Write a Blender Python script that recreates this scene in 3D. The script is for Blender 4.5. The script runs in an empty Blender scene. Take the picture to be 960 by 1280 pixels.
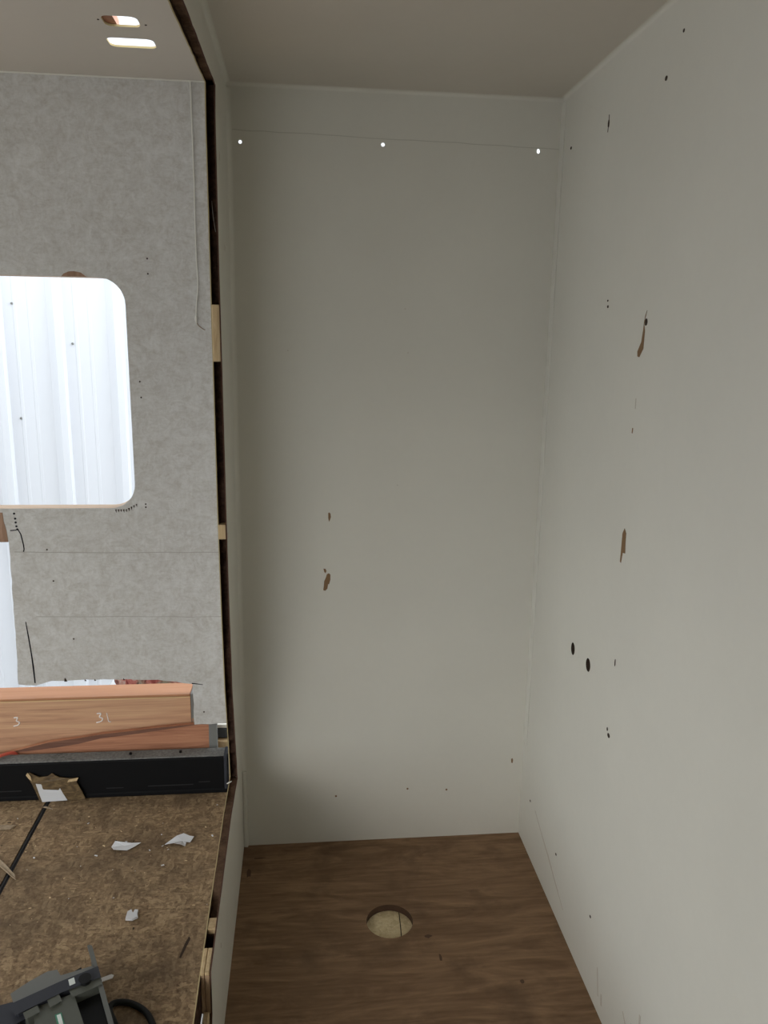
import bpy, bmesh, math, random
from mathutils import Vector, Matrix
from mathutils.geometry import tessellate_polygon
random.seed(7)
S = bpy.context.scene
COL = S.collection

# ------------------------------------------------------------------ camera
cd = bpy.data.cameras.new('camera'); cam = bpy.data.objects.new('camera', cd); COL.objects.link(cam)
cd.sensor_fit = 'VERTICAL'; cd.sensor_height = 24.0; cd.lens = 987.17 / 1280 * 24.0
cd.clip_start = 0.02; cd.clip_end = 200
R_ = Vector((0.9946751, -0.1016372, 0.0170667)); U_ = Vector((0.0055627, 0.2183047, 0.9758648)); F_ = Vector((0.1029099, 0.9705735, -0.2177077))
m = Matrix((R_, U_, -F_)).transposed().to_4x4(); m.translation = Vector((0.170702, -2.029081, 1.432956))
cam.matrix_world = m
S.camera = cam

# ------------------------------------------------------------------ world, lights, exposure
w = bpy.data.worlds.new('world'); S.world = w; w.use_nodes = True
bg = w.node_tree.nodes['Background']; bg.inputs[0].default_value = (0.90, 0.96, 1.0, 1); bg.inputs[1].default_value = 1.0
def area(name, loc, target, sx, sy, power, col):
    l = bpy.data.lights.new(name, 'AREA'); l.shape = 'RECTANGLE'; l.size = sx; l.size_y = sy; l.energy = power; l.color = col
    o = bpy.data.objects.new(name, l); COL.objects.link(o); o.location = loc
    o.rotation_euler = (Vector(target) - Vector(loc)).to_track_quat('-Z', 'Y').to_euler()
    return o
# rows of shop ceiling fluorescents on the open side; gap lamp added to brighten the shop wall
area('fill_light_gap', (2.6, 0.7, 3.4), (-1.0, 1.9, 1.2), 3.0, 0.5, 42, (0.93, 0.97, 1.0))
area('shop_light_open', (-3.9, -5.4, 2.9), (0.3, 0, 0.3), 4.0, 1.6, 43, (1.0, 0.97, 0.92))
vs = S.view_settings; vs.view_transform = 'Standard'; vs.look = 'None'; vs.gamma = 1.0; vs.use_curve_mapping = False
vs.exposure = 1.32

# ------------------------------------------------------------------ helpers
def link(name, me, mats, parent=None, kind=None, label=None, cat=None, group=None):
    o = bpy.data.objects.new(name, me); COL.objects.link(o)
    for mm in (mats if isinstance(mats, (list, tuple)) else [mats]): me.materials.append(mm)
    if parent: o.parent = parent
    tag(o, kind, label, cat, group)
    return o
def tag(o, kind=None, label=None, cat=None, group=None):
    if kind: o['kind'] = kind
    if label: o['label'] = label
    if cat: o['category'] = cat
    if group: o['group'] = group
    return o
def thing(name, label, cat, loc=(0, 0, 0), kind=None, group=None):
    o = bpy.data.objects.new(name, None); COL.objects.link(o); o.location = loc; o.empty_display_size = 0.05
    tag(o, kind, label, cat, group); return o
def put(o, parent):          # parent while keeping world coordinates of the mesh
    o.parent = parent; o.matrix_parent_inverse = Matrix.Translation(-Vector(parent.location)); return o
def fin(bm, name, smooth=False):
    bmesh.ops.recalc_face_normals(bm, faces=bm.faces)
    me = bpy.data.meshes.new(name); bm.to_mesh(me); bm.free()
    if smooth:
        for f in me.polygons: f.use_smooth = True
    return me
def plate_bm(outer, holes, O, Uv, Vv, N, th, side_idx=1, back_idx=0):
    """solid sheet with holes: 2D loops in (u, v), front face at O, thickness th along N"""
    O, Uv, Vv, N = Vector(O), Vector(Uv), Vector(Vv), Vector(N)
    loops = [outer] + list(holes)
    flat = [pt for lp in loops for pt in lp]
    tris = tessellate_polygon([[Vector((a, b, 0)) for a, b in lp] for lp in loops])
    bm = bmesh.new()
    fr = [bm.verts.new(O + Uv * a + Vv * b) for a, b in flat]
    bk = [bm.verts.new(O + Uv * a + Vv * b + N * th) for a, b in flat]
    for t in tris:
        try:
            bm.faces.new([fr[i] for i in t]); f = bm.faces.new([bk[i] for i in reversed(t)]); f.material_index = back_idx
        except ValueError: pass
    k = 0
    for lp in loops:
        n = len(lp)
        for i in range(n):
            a, b = k + i, k + (i + 1) % n
            f = bm.faces.new((fr[a], fr[b], bk[b], bk[a])); f.material_index = side_idx
        k += n
    return bm
def box_bm(x0, x1, y0, y1, z0, z1, bev=0.0, seg=2):
    bm = bmesh.new(); bmesh.ops.create_cube(bm, size=1)
    for v in bm.verts: v.co = Vector(((x0 + x1) / 2 + v.co.x * (x1 - x0), (y0 + y1) / 2 + v.co.y * (y1 - y0), (z0 + z1) / 2 + v.co.z * (z1 - z0)))
    if bev: bmesh.ops.bevel(bm, geom=bm.edges[:], offset=bev, segments=seg, profile=0.5, affect='EDGES')
    return bm
def circ(cx, cy, r, n=20, ry=None):
    return [(cx + r * math.cos(2 * math.pi * i / n), cy + (ry or r) * math.sin(2 * math.pi * i / n)) for i in range(n)]
def rrect(x0, x1, y0, y1, r, n=8):
    pts = []
    for cx, cy, a0 in ((x1 - r, y1 - r, 0), (x0 + r, y1 - r, 90), (x0 + r, y0 + r, 180), (x1 - r, y0 + r, 270)):
        for i in range(n + 1):
            a = math.radians(a0 + 90 * i / n); pts.append((cx + r * math.cos(a), cy + r * math.sin(a)))
    return pts
def tube_bm(pts, r, n=8, rads=None):
    """swept tube through points (Catmull-Rom smoothed by caller)"""
    bm = bmesh.new(); pts = [Vector(q) for q in pts]; rings = []
    up = Vector((0.13, 0.21, 0.97)).normalized()
    for i, q in enumerate(pts):
        d = (pts[min(i + 1, len(pts) - 1)] - pts[max(i - 1, 0)]).normalized()
        s = d.cross(up)
        if s.length < 1e-4: s = d.cross(Vector((1, 0, 0)))
        s.normalize(); t = s.cross(d); rr = rads[i] if rads else r
        rings.append([bm.verts.new(q + (s * math.cos(2 * math.pi * k / n) + t * math.sin(2 * math.pi * k / n)) * rr) for k in range(n)])
    for a, b in zip(rings, rings[1:]):
        for k in range(n): bm.faces.new((a[k], a[(k + 1) % n], b[(k + 1) % n], b[k]))
    bm.faces.new(list(reversed(rings[0]))); bm.faces.new(rings[-1])
    return bm
def smooth_pts(P, sub=6):
    P = [Vector(q) for q in P]; out = []
    for i in range(len(P) - 1):
        p0, p1, p2, p3 = P[max(i - 1, 0)], P[i], P[i + 1], P[min(i + 2, len(P) - 1)]
        for k in range(sub):
            t = k / sub
            out.append(0.5 * ((2 * p1) + (-p0 + p2) * t + (2 * p0 - 5 * p1 + 4 * p2 - p3) * t * t + (-p0 + 3 * p1 - 3 * p2 + p3) * t ** 3))
    out.append(P[-1]); return out
def jag(P, step, amp, skip=lambda a, b: False):
    """subdivide a 2D polyline and roughen it like a saw cut"""
    out = []
    for (a, b) in zip(P, P[1:]):
        L = math.dist(a, b); n = 1 if skip(a, b) else max(1, int(L / step))
        for i in range(n):
            t = i / n; q = (a[0] + (b[0] - a[0]) * t, a[1] + (b[1] - a[1]) * t)
            out.append(q if i == 0 else (q[0] + random.uniform(-amp, amp), q[1] + random.uniform(-amp, amp)))
    out.append(P[-1]); return out

# ------------------------------------------------------------------ materials
def mat(name, col, rough=0.6, metal=0.0, spec=0.4):
    mt = bpy.data.materials.new(name); mt.use_nodes = True
    b = mt.node_tree.nodes['Principled BSDF']; b.inputs['Base Color'].default_value = (*col, 1)
    b.inputs['Roughness'].default_value = rough; b.inputs['Metallic'].default_value = metal; b.inputs['Specular IOR Level'].default_value = spec
    return mt
def nt(mt): return mt.node_tree.nodes, mt.node_tree.links, mt.node_tree.nodes['Principled BSDF']
def coords(mt, scale=(1, 1, 1), rot=(0, 0, 0)):
    N, L, b = nt(mt); tc = N.new('ShaderNodeTexCoord'); mp = N.new('ShaderNodeMapping')
    mp.inputs['Scale'].default_value = scale; mp.inputs['Rotation'].default_value = rot
    L.new(tc.outputs['Object'], mp.inputs['Vector']); return mp.outputs[0]
def noise(mt, vec, scale, detail=4, rough=0.55, dist=0.0):
    N, L, b = nt(mt); n = N.new('ShaderNodeTexNoise'); n.inputs['Scale'].default_value = scale; n.inputs['Detail'].default_value = detail
    n.inputs['Roughness'].default_value = rough; n.inputs['Distortion'].default_value = dist; L.new(vec, n.inputs['Vector']); return n.outputs['Fac']
def ramp(mt, fac, stops):
    N, L, b = nt(mt); r = N.new('ShaderNodeValToRGB'); e = r.color_ramp.elements
    while len(e) < len(stops): e.new(0.5)
    for el, (p_, c) in zip(e, stops): el.position = p_; el.color = (*c, 1) if len(c) == 3 else c
    L.new(fac, r.inputs[0]); return r.outputs[0]
def mix(mt, fac, a, b_, mode='MIX'):
    N, L, b = nt(mt); x = N.new('ShaderNodeMix'); x.data_type = 'RGBA'; x.blend_type = mode
    if isinstance(fac, (int, float)): x.inputs[0].default_value = fac
    else: L.new(fac, x.inputs[0])
    for i, v in ((6, a), (7, b_)):
        if isinstance(v, tuple): x.inputs[i].default_value = (*v, 1)
        else: L.new(v, x.inputs[i])
    return x.outputs[2]
def base(mt, c): nt(mt)[1].new(c, nt(mt)[2].inputs['Base Color'])
def bump(mt, h, st=0.3, dist=0.002):
    N, L, b = nt(mt); bp = N.new('ShaderNodeBump'); bp.inputs['Strength'].default_value = st; bp.inputs['Distance'].default_value = dist
    L.new(h, bp.inputs['Height']); L.new(bp.outputs[0], b.inputs['Normal'])

def painted(name, c, var=0.04):
    mt = mat(name, c, 0.55, spec=0.3); v = coords(mt)
    n1 = noise(mt, v, 2.2, 5, 0.6); n2 = noise(mt, v, 60, 3)
    d = tuple(x * (1 - var * 1.6) for x in c); l = tuple(min(1, x * (1 + var)) for x in c)
    c1 = ramp(mt, n1, [(0.3, d), (0.7, l)])
    base(mt, mix(mt, 0.12, c1, ramp(mt, n2, [(0.35, d), (0.65, l)]))); bump(mt, n2, 0.08, 0.001); return mt
M = {}
M['wall'] = painted('shower_wall_paint', (0.69, 0.67, 0.60), 0.03)
M['ceil'] = painted('ceiling_panel', (0.68, 0.635, 0.57), 0.03)
M['trim'] = painted('vinyl_trim', (0.72, 0.70, 0.63), 0.02)
# wallpaper: pale grey with soft streaky marbling
mt = mat('marbled_wallpaper', (0.5, 0.5, 0.48), 0.6, spec=0.25); v = coords(mt, (1, 1, 1))
n1 = noise(mt, v, 19, 7, 0.68, 1.6); n2 = noise(mt, coords(mt, (30, 30, 60), (0, 0.7, 0)), 1, 6, 0.7, 2.2); n3 = noise(mt, coords(mt, (60, 60, 30), (0, 0.5, 0)), 1, 5, 0.7, 2.0)
c1 = ramp(mt, n1, [(0.34, (0.44, 0.41, 0.37)), (0.5, (0.555, 0.54, 0.51)), (0.66, (0.67, 0.66, 0.635))])
c2 = ramp(mt, n2, [(0.38, (0.42, 0.38, 0.325)), (0.5, (0.565, 0.55, 0.52)), (0.62, (0.67, 0.66, 0.64))])
c2 = mix(mt, 0.5, c2, ramp(mt, n3, [(0.38, (0.44, 0.405, 0.35)), (0.55, (0.59, 0.575, 0.545))]))
base(mt, mix(mt, 0.55, c1, c2)); bump(mt, n2, 0.1, 0.001); M['paper'] = mt
# plywood shower floor: brown, grain along X
mt = mat('brown_plywood', (0.2, 0.12, 0.07), 0.6, spec=0.25)
n1 = noise(mt, coords(mt, (1.1, 5.5, 1)), 3.0, 7, 0.66, 2.0); n2 = noise(mt, coords(mt, (7, 190, 1)), 1.0, 4, 0.6, 0.4); n3 = noise(mt, coords(mt), 6, 5, 0.65)
N, L, b_ = nt(mt); wv = N.new('ShaderNodeTexWave'); wv.bands_direction = 'Y'; wv.inputs['Scale'].default_value = 1.0; wv.inputs['Distortion'].default_value = 9.0; wv.inputs['Detail'].default_value = 3.0; wv.inputs['Detail Scale'].default_value = 1.2
L.new(coords(mt, (1.6, 22, 1)), wv.inputs['Vector'])
c1 = ramp(mt, n1, [(0.3, (0.115, 0.062, 0.031)), (0.5, (0.22, 0.133, 0.074)), (0.7, (0.36, 0.225, 0.128))])
c2 = ramp(mt, n2, [(0.3, (0.125, 0.07, 0.037)), (0.65, (0.29, 0.175, 0.098))])
c5 = ramp(mt, wv.outputs['Fac'], [(0.15, (0.15, 0.082, 0.042)), (0.8, (0.27, 0.165, 0.092))])
c3 = mix(mt, 0.16, mix(mt, 0.18, c1, c5), c2); c4 = mix(mt, ramp(mt, n3, [(0.54, (0, 0, 0)), (0.72, (0.55, 0.55, 0.55))]), c3, (0.085, 0.05, 0.03))
base(mt, c4); bump(mt, n2, 0.15, 0.001); M['ply'] = mt
M['plyedge'] = mat('plywood_edge', (0.09, 0.05, 0.03), 0.8)
# oriented strand board
def osb(name, dark, mid, light, dirt):
    mt = mat(name, mid, 0.75, spec=0.2); N, L, b = nt(mt)
    vv = coords(mt, (1, 1, 1)); vor = []
    dn = N.new('ShaderNodeTexNoise'); dn.inputs['Scale'].default_value = 18; dn.inputs['Detail'].default_value = 3; L.new(vv, dn.inputs['Vector'])
    dm = N.new('ShaderNodeVectorMath'); dm.operation = 'MULTIPLY_ADD'; dm.inputs[1].default_value = (0.035, 0.035, 0.0); L.new(dn.outputs['Color'], dm.inputs[0]); L.new(vv, dm.inputs[2])
    for rz, sc in ((0.5, (46, 150, 46)), (-0.8, (130, 42, 46)), (1.9, (50, 140, 46))):
        x = N.new('ShaderNodeTexVoronoi'); x.inputs['Scale'].default_value = 1.0; x.inputs['Randomness'].default_value = 1
        mp = N.new('ShaderNodeMapping'); mp.inputs['Scale'].default_value = sc; mp.inputs['Rotation'].default_value = (0, 0, rz)
        L.new(dm.outputs[0], mp.inputs['Vector']); L.new(mp.outputs[0], x.inputs['Vector'])
        sp = N.new('ShaderNodeSeparateColor'); L.new(x.outputs['Color'], sp.inputs[0]); vor.append(sp.outputs[0])
    cs = [ramp(mt, q, [(0.0, dark), (0.5, mid), (1.0, light)]) for q in vor]
    n1 = noise(mt, vv, 26, 4, 0.6, 1.0); n2 = noise(mt, vv, 6.5, 7, 0.7); n3 = noise(mt, vv, 130, 5, 0.75)
    c = mix(mt, ramp(mt, n1, [(0.42, (0, 0, 0)), (0.52, (1, 1, 1))]), cs[0], cs[1])
    c = mix(mt, ramp(mt, noise(mt, vv, 40, 3), [(0.5, (0, 0, 0)), (0.58, (1, 1, 1))]), c, cs[2])
    c = mix(mt, 0.48, c, ramp(mt, n3, [(0.3, dark), (0.7, light)]))
    if dirt: c = mix(mt, ramp(mt, n2, [(0.42, (0, 0, 0)), (0.68, (0.75, 0.75, 0.75))]), c, dirt)
    base(mt, c); bump(mt, n3, 0.35, 0.002); return mt
M['osb'] = osb('dirty_strand_board', (0.085, 0.048, 0.024), (0.225, 0.143, 0.078), (0.50, 0.36, 0.21), (0.11, 0.075, 0.045))
M['osbpale'] = osb('pale_strand_board', (0.52, 0.40, 0.22), (0.72, 0.58, 0.35), (0.82, 0.70, 0.46), None)
M['core'] = None
mt = mat('dirty_core_and_shade', (0.06, 0.035, 0.025), 0.95, spec=0.1); n1 = noise(mt, coords(mt), 45, 6, 0.7)
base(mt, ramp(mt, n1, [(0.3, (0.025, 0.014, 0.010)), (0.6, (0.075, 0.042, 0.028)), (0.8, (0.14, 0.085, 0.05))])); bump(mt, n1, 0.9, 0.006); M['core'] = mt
mt = mat('brown_cut_board', (0.12, 0.07, 0.04), 0.9, spec=0.1); n1 = noise(mt, coords(mt), 30, 6, 0.7)
base(mt, ramp(mt, n1, [(0.3, (0.05, 0.028, 0.018)), (0.55, (0.13, 0.078, 0.048)), (0.8, (0.23, 0.15, 0.095))])); bump(mt, n1, 0.7, 0.004); M['cutboard'] = mt
M['skinedge'] = mat('luan_edge', (0.46, 0.37, 0.20), 0.8, spec=0.1)
M['skinedged'] = mat('luan_edge_dark', (0.10, 0.055, 0.04), 0.8, spec=0.1)
def wood(name, a, b_, c, sc=(1, 30, 30), rough=0.6, k=2.0, dist=1.0):
    mt = mat(name, b_, rough, spec=0.3); n1 = noise(mt, coords(mt, sc), k, 6, 0.6, dist)
    base(mt, ramp(mt, n1, [(0.25, a), (0.5, b_), (0.75, c)])); bump(mt, n1, 0.1, 0.001); return mt
M['pine'] = wood('pale_pine', (0.42, 0.29, 0.15), (0.56, 0.41, 0.23), (0.64, 0.49, 0.30), (60, 60, 6))
M['sliver'] = wood('grey_sliver', (0.22, 0.16, 0.10), (0.34, 0.26, 0.17), (0.42, 0.33, 0.23), (30, 30, 6))
M['pined'] = wood('pine_end', (0.30, 0.19, 0.11), (0.42, 0.28, 0.17), (0.5, 0.35, 0.22), (60, 6, 8))
M['sill'] = wood('raw_sill', (0.35, 0.24, 0.16), (0.5, 0.36, 0.25), (0.6, 0.45, 0.33), (6, 80, 80))
M['bare'] = wood('bare_luan', (0.20, 0.11, 0.065), (0.32, 0.19, 0.12), (0.42, 0.27, 0.18), (30, 30, 3))
M['grain'] = wood('light_wood_grain', (0.34, 0.17, 0.10), (0.56, 0.32, 0.19), (0.68, 0.43, 0.25), (0.9, 20, 26), 0.5, 2.2, 1.4)
M['grain2'] = wood('red_wood_grain', (0.24, 0.095, 0.055), (0.46, 0.21, 0.12), (0.56, 0.28, 0.16), (1.5, 20, 30), 0.45, 2.2, 1.2)
M['streak'] = wood('dark_grain_streak', (0.13, 0.06, 0.04), (0.19, 0.09, 0.06), (0.27, 0.13, 0.085), (2, 20, 60), 0.5)
M['orange'] = wood('orange_board_top', (0.38, 0.175, 0.085), (0.42, 0.20, 0.10), (0.46, 0.225, 0.12), (1.5, 20, 20), 0.5)
M['bandedge'] = wood('light_edge_band', (0.6, 0.4, 0.2), (0.7, 0.48, 0.26), (0.75, 0.53, 0.3), (2, 30, 30), 0.5)
M['black'] = mat('black_paint', (0.006, 0.006, 0.0065), 0.6, spec=0.12)
mt = mat('dusty_black_paint', (0.1, 0.1, 0.1), 0.85, spec=0.2); n1 = noise(mt, coords(mt), 140, 4, 0.7); n2 = noise(mt, coords(mt), 9, 3)
base(mt, mix(mt, 0.5, ramp(mt, n1, [(0.35, (0.07, 0.07, 0.066)), (0.7, (0.30, 0.30, 0.28))]), ramp(mt, n2, [(0.3, (0.11, 0.11, 0.10)), (0.7, (0.24, 0.24, 0.23))]))); M['dusty'] = mt
M['scuff'] = mat('grey_scuff', (0.028, 0.028, 0.028), 0.7, spec=0.15)
M['darkmetal'] = mat('dark_grey_metal', (0.07, 0.075, 0.08), 0.5, 0.3)
M['greymetal'] = mat('grey_metal', (0.20, 0.20, 0.185), 0.6, 0.2)
M['strip'] = mat('black_rubber_strip', (0.012, 0.011, 0.012), 0.6, spec=0.25)
M['whitepaper'] = painted('torn_white_vinyl', (0.66, 0.66, 0.67), 0.05)
M['paperunder'] = mat('vinyl_backing', (0.22, 0.19, 0.17), 0.8)  # darker underside of the torn scraps
M['chip'] = mat('bare_brown_chip', (0.23, 0.14, 0.075), 0.85, spec=0.1)
M['chipd'] = mat('dark_scar', (0.05, 0.035, 0.025), 0.9, spec=0.1)
M['hole'] = mat('dark_hole_inside', (0.04, 0.028, 0.02), 0.95, spec=0.05)
M['stain'] = mat('faint_rust_stain', (0.56, 0.51, 0.445), 0.8, spec=0.1)
M['pencil'] = mat('faint_grey_line', (0.56, 0.54, 0.475), 0.8, spec=0.1)
M['seam'] = mat('paper_seam', (0.40, 0.375, 0.335), 0.8, spec=0.1)
M['marker'] = mat('black_marker', (0.015, 0.014, 0.018), 0.7, spec=0.1)
M['chalk'] = mat('white_chalk', (0.85, 0.80, 0.76), 0.9, spec=0.1)
M['red'] = mat('red_cable', (0.62, 0.11, 0.07), 0.45)
M['cord'] = mat('off_white_string', (0.70, 0.68, 0.62), 0.8)
M['shopmetal'] = mat('white_shop_metal', (0.66, 0.675, 0.71), 0.6, spec=0.15)
M['concrete'] = painted('shop_concrete', (0.36, 0.35, 0.33), 0.1)
M['sawgrey'] = painted('saw_grey_green', (0.105, 0.108, 0.088), 0.08)  # saw colours from here on darkened to paint in the foreground shade
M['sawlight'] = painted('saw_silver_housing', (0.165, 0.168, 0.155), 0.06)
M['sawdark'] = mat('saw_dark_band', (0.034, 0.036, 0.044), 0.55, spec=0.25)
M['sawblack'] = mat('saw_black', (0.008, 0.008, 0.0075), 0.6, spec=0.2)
M['sawsteel'] = mat('saw_shoe_steel', (0.13, 0.13, 0.115), 0.5, 0.4)
M['sawblade'] = mat('saw_blade', (0.62, 0.58, 0.54), 0.4, 0.1)
M['sawblue'] = mat('saw_blue_trim', (0.10, 0.22, 0.28), 0.5)
M['label'] = mat('white_label', (0.68, 0.72, 0.68), 0.5)
M['labelg'] = mat('green_label', (0.05, 0.22, 0.13), 0.5)
M['cable'] = mat('black_cable', (0.009, 0.010, 0.009), 0.6, spec=0.2)

W, H = 0.8041, 2.0
X, Y, Z = (1, 0, 0), (0, 1, 0), (0, 0, 1)
NX, NY, NZ = (-1, 0, 0), (0, -1, 0), (0, 0, -1)
T = 0.022                    # partition thickness
FO = 0.20                    # strand board floor height above the shower floor
OX1, OZ1 = -0.4, 1.68
YB = -2.45                   # open side of the trailer

# ------------------------------------------------------------------ setting: shop around the trailer
def corrugated():
    bm = bmesh.new(); prof = []; x = -7.0
    x0 = -0.985 - 0.27 * 20
    for i in range(40):
        c = x0 + i * 0.27
        prof += [(c - 0.024, 0), (c + 0.016, -0.032), (c + 0.046, -0.032), (c + 0.052, 0)]
        prof += [(c + 0.095, 0), (c + 0.100, -0.002), (c + 0.110, -0.002), (c + 0.115, 0), (c + 0.160, 0), (c + 0.165, -0.002), (c + 0.175, -0.002), (c + 0.180, 0)]
    lo = [bm.verts.new((a, 1.9 + b, -0.9)) for a, b in prof]; hi = [bm.verts.new((a, 1.9 + b, 5.2)) for a, b in prof]
    lo2 = [bm.verts.new((a, 1.93, -0.9)) for a, b in prof]; hi2 = [bm.verts.new((a, 1.93, 5.2)) for a, b in prof]
    for i in range(len(prof) - 1):
        bm.faces.new((lo[i], lo[i + 1], hi[i + 1], hi[i])); bm.faces.new((lo2[i + 1], lo2[i], hi2[i], hi2[i + 1]))
        bm.faces.new((hi[i], hi[i + 1], hi2[i + 1], hi2[i]))
    return fin(bm, 'wall_shop')
shopw = link('wall_shop', corrugated(), M['shopmetal'], None, 'structure', 'white ribbed metal shop wall seen through the window opening', 'wall')
for i, (sx, sz) in enumerate(((-0.90, 1.372), (-1.16, 1.02), (-0.60, 1.62), (-0.60, 1.0), (-1.16, 1.55))):
    bm = bmesh.new(); bmesh.ops.create_cone(bm, cap_ends=True, segments=6, radius1=0.006, radius2=0.005, depth=0.006, matrix=Matrix.Translation((sx, 1.896, sz)) @ Matrix.Rotation(math.pi / 2, 4, 'X'))
    link('screw', fin(bm, 'screw'), M['greymetal'], shopw)
link('floor_shop', fin(box_bm(-9, 5, -9, 1.89, -0.95, -0.9), 'floor_shop'), M['concrete'], None, 'structure', 'grey concrete shop floor below the trailer', 'floor')

# ------------------------------------------------------------------ setting: shower walls, floor and ceiling
pin = [circ(0.030, 1.873, 0.0042, 10), circ(0.368, 1.880, 0.0045, 10), circ(0.750, 1.880, 0.004, 10, 0.0055)]
wb = link('wall_back', fin(plate_bm([(-T, -0.02), (W, -0.02), (W, H), (-T, H)], pin, (0, 0, 0), X, Z, Y, 0.003), 'wall_back'), [M['wall'], M['trim']], None, 'structure', 'off-white back wall of the stripped shower stall with three pinholes', 'wall')
fh = [circ(-0.336, 0.720, 0.0125, 20, 0.0150), circ(-0.437, 0.723, 0.0135, 20, 0.0155)]
wr = link('wall_right', fin(plate_bm([(0.003, -0.02), (0.003, H), (YB, H), (YB, -0.02)], fh, (W, 0, 0), Y, Z, X, 0.03, 1), 'wall_right'), [M['wall'], M['hole']], None, 'structure', 'off-white right wall of the shower stall with two tap holes', 'wall')
# floors
fl = link('floor_shower', fin(plate_bm([(0, 0), (W, 0), (W, -1.15), (0, -1.15)], [circ(0.383, -0.331, 0.0583, 40)], (0, 0, 0), X, Y, NZ, 0.018), 'floor_shower'), [M['ply'], M['plyedge']], None, 'structure', 'brown plywood shower floor with a round drain hole', 'floor')
link('subfloor', fin(box_bm(0, W, -1.15, 0, -0.045, -0.0195), 'subfloor'), M['osbpale'], fl)
bm = tube_bm(smooth_pts([(0.413, -0.28, -0.0190), (0.411, -0.33, -0.0190), (0.407, -0.40, -0.0190)]), 0.0012, 6)
link('joint_line', fin(bm, 'joint_line'), M['chipd'], fl)
for q, rx, ry in (((0.02, -0.12), 0.008, 0.02), ((0.045, -0.06), 0.02, 0.004), ((0.49, -0.46), 0.0035, 0.014), ((0.665, -0.545), 0.006, 0.006), ((0.47, -0.39), 0.012, 0.006)):
    link('floor_scuff', fin(plate_bm([(q[0] + rx * random.uniform(.6, 1.2) * math.cos(t * .7), q[1] + ry * random.uniform(.6, 1.2) * math.sin(t * .7)) for t in range(9)], [], (0, 0, 0), X, Y, Z, 0.0004, 0), 'floor_scuff'), M['plyedge'], fl)
link('riser', fin(box_bm(0, W, -1.17, -1.15, -0.045, FO), 'riser'), M['osbpale'], fl)
flo = thing('floor', 'dirty brown strand board floor left of the shower wall', 'floor', (0, 0, FO), 'structure')
for x0, x1, y0, y1 in ((-2.6, -0.5175, YB, 0.22), (-0.5045, -T - 0.0005, -1.17, 0.22), (-0.5045, W, YB, -1.171)):
    put(link('osb_sheet', fin(box_bm(x0, x1, y0, y1, FO - 0.018, FO), 'osb_sheet'), M['osb']), flo)
put(link('seam_strip', fin(box_bm(-0.5165, -0.5055, YB, 0.2, FO - 0.016, FO - 0.0015, 0.001), 'seam_strip'), M['strip']), flo)
put(link('seam_lip', fin(box_bm(-0.5125, -0.5095, YB, 0.2, FO - 0.0015, FO + 0.0004), 'seam_lip'), M['scuff']), flo)
# ceiling with two slots cut through
s1 = rrect(-0.196, -0.130, -0.366, -0.313, 0.014, 4); s2 = rrect(-0.212, -0.120, -0.252, -0.199, 0.014, 4)
ce = link('ceiling', fin(plate_bm([(-2.6, 0.04), (W + 0.03, 0.04), (W + 0.03, YB), (-2.6, YB)], [s1, s2], (0, 0, H), X, Y, Z, 0.004), 'ceiling'), [M['ceil'], M['skinedge']], None, 'structure', 'dull beige-grey ceiling with two cut slots above the left room', 'ceiling')
link('slot_board', fin(box_bm(-0.215, -0.176, -0.40, -0.29, H + 0.005, H + 0.02), 'slot_board'), M['grain2'], ce)
for q in ((-0.203, -0.345), (-0.119, -0.33)):
    bm = bmesh.new(); bmesh.ops.create_cone(bm, cap_ends=True, segments=8, radius1=0.0022, radius2=0.002, depth=0.001, matrix=Matrix.Translation((q[0], q[1], H - 0.0004)))
    link('screw_hole', fin(bm, 'screw_hole'), M['chipd'], ce)

# opposite side wall of the trailer, behind the camera, its opening shaped to let light in low
link('wall_front', fin(plate_bm([(-2.6, FO), (W, FO), (W, H), (-2.6, H)], [[(-2.3, FO + 0.01), (OX1, FO + 0.01), (OX1, OZ1), (-2.3, OZ1)]], (0, YB, 0), X, Z, NY, 0.045), 'wall_front'), [M['paper'], M['sill']], None, 'structure', 'opposite trailer side wall behind the camera with a wide opening shaped for the light', 'wall')

# unseen end wall added to the left room, header keeps light off the ceiling
link('wall_end', fin(plate_bm([(YB, FO), (0, FO), (0, H), (YB, H)], [[(YB + 0.1, FO + 0.01), (-0.1, FO + 0.01), (-0.1, 1.66), (YB + 0.1, 1.66)]], (-2.6, 0, 0), Y, Z, NX, 0.03), 'wall_end'), [M['paper'], M['sill']], None, 'structure', 'unseen end wall added to the left room with a wide opening to shape the light', 'wall')

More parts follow.
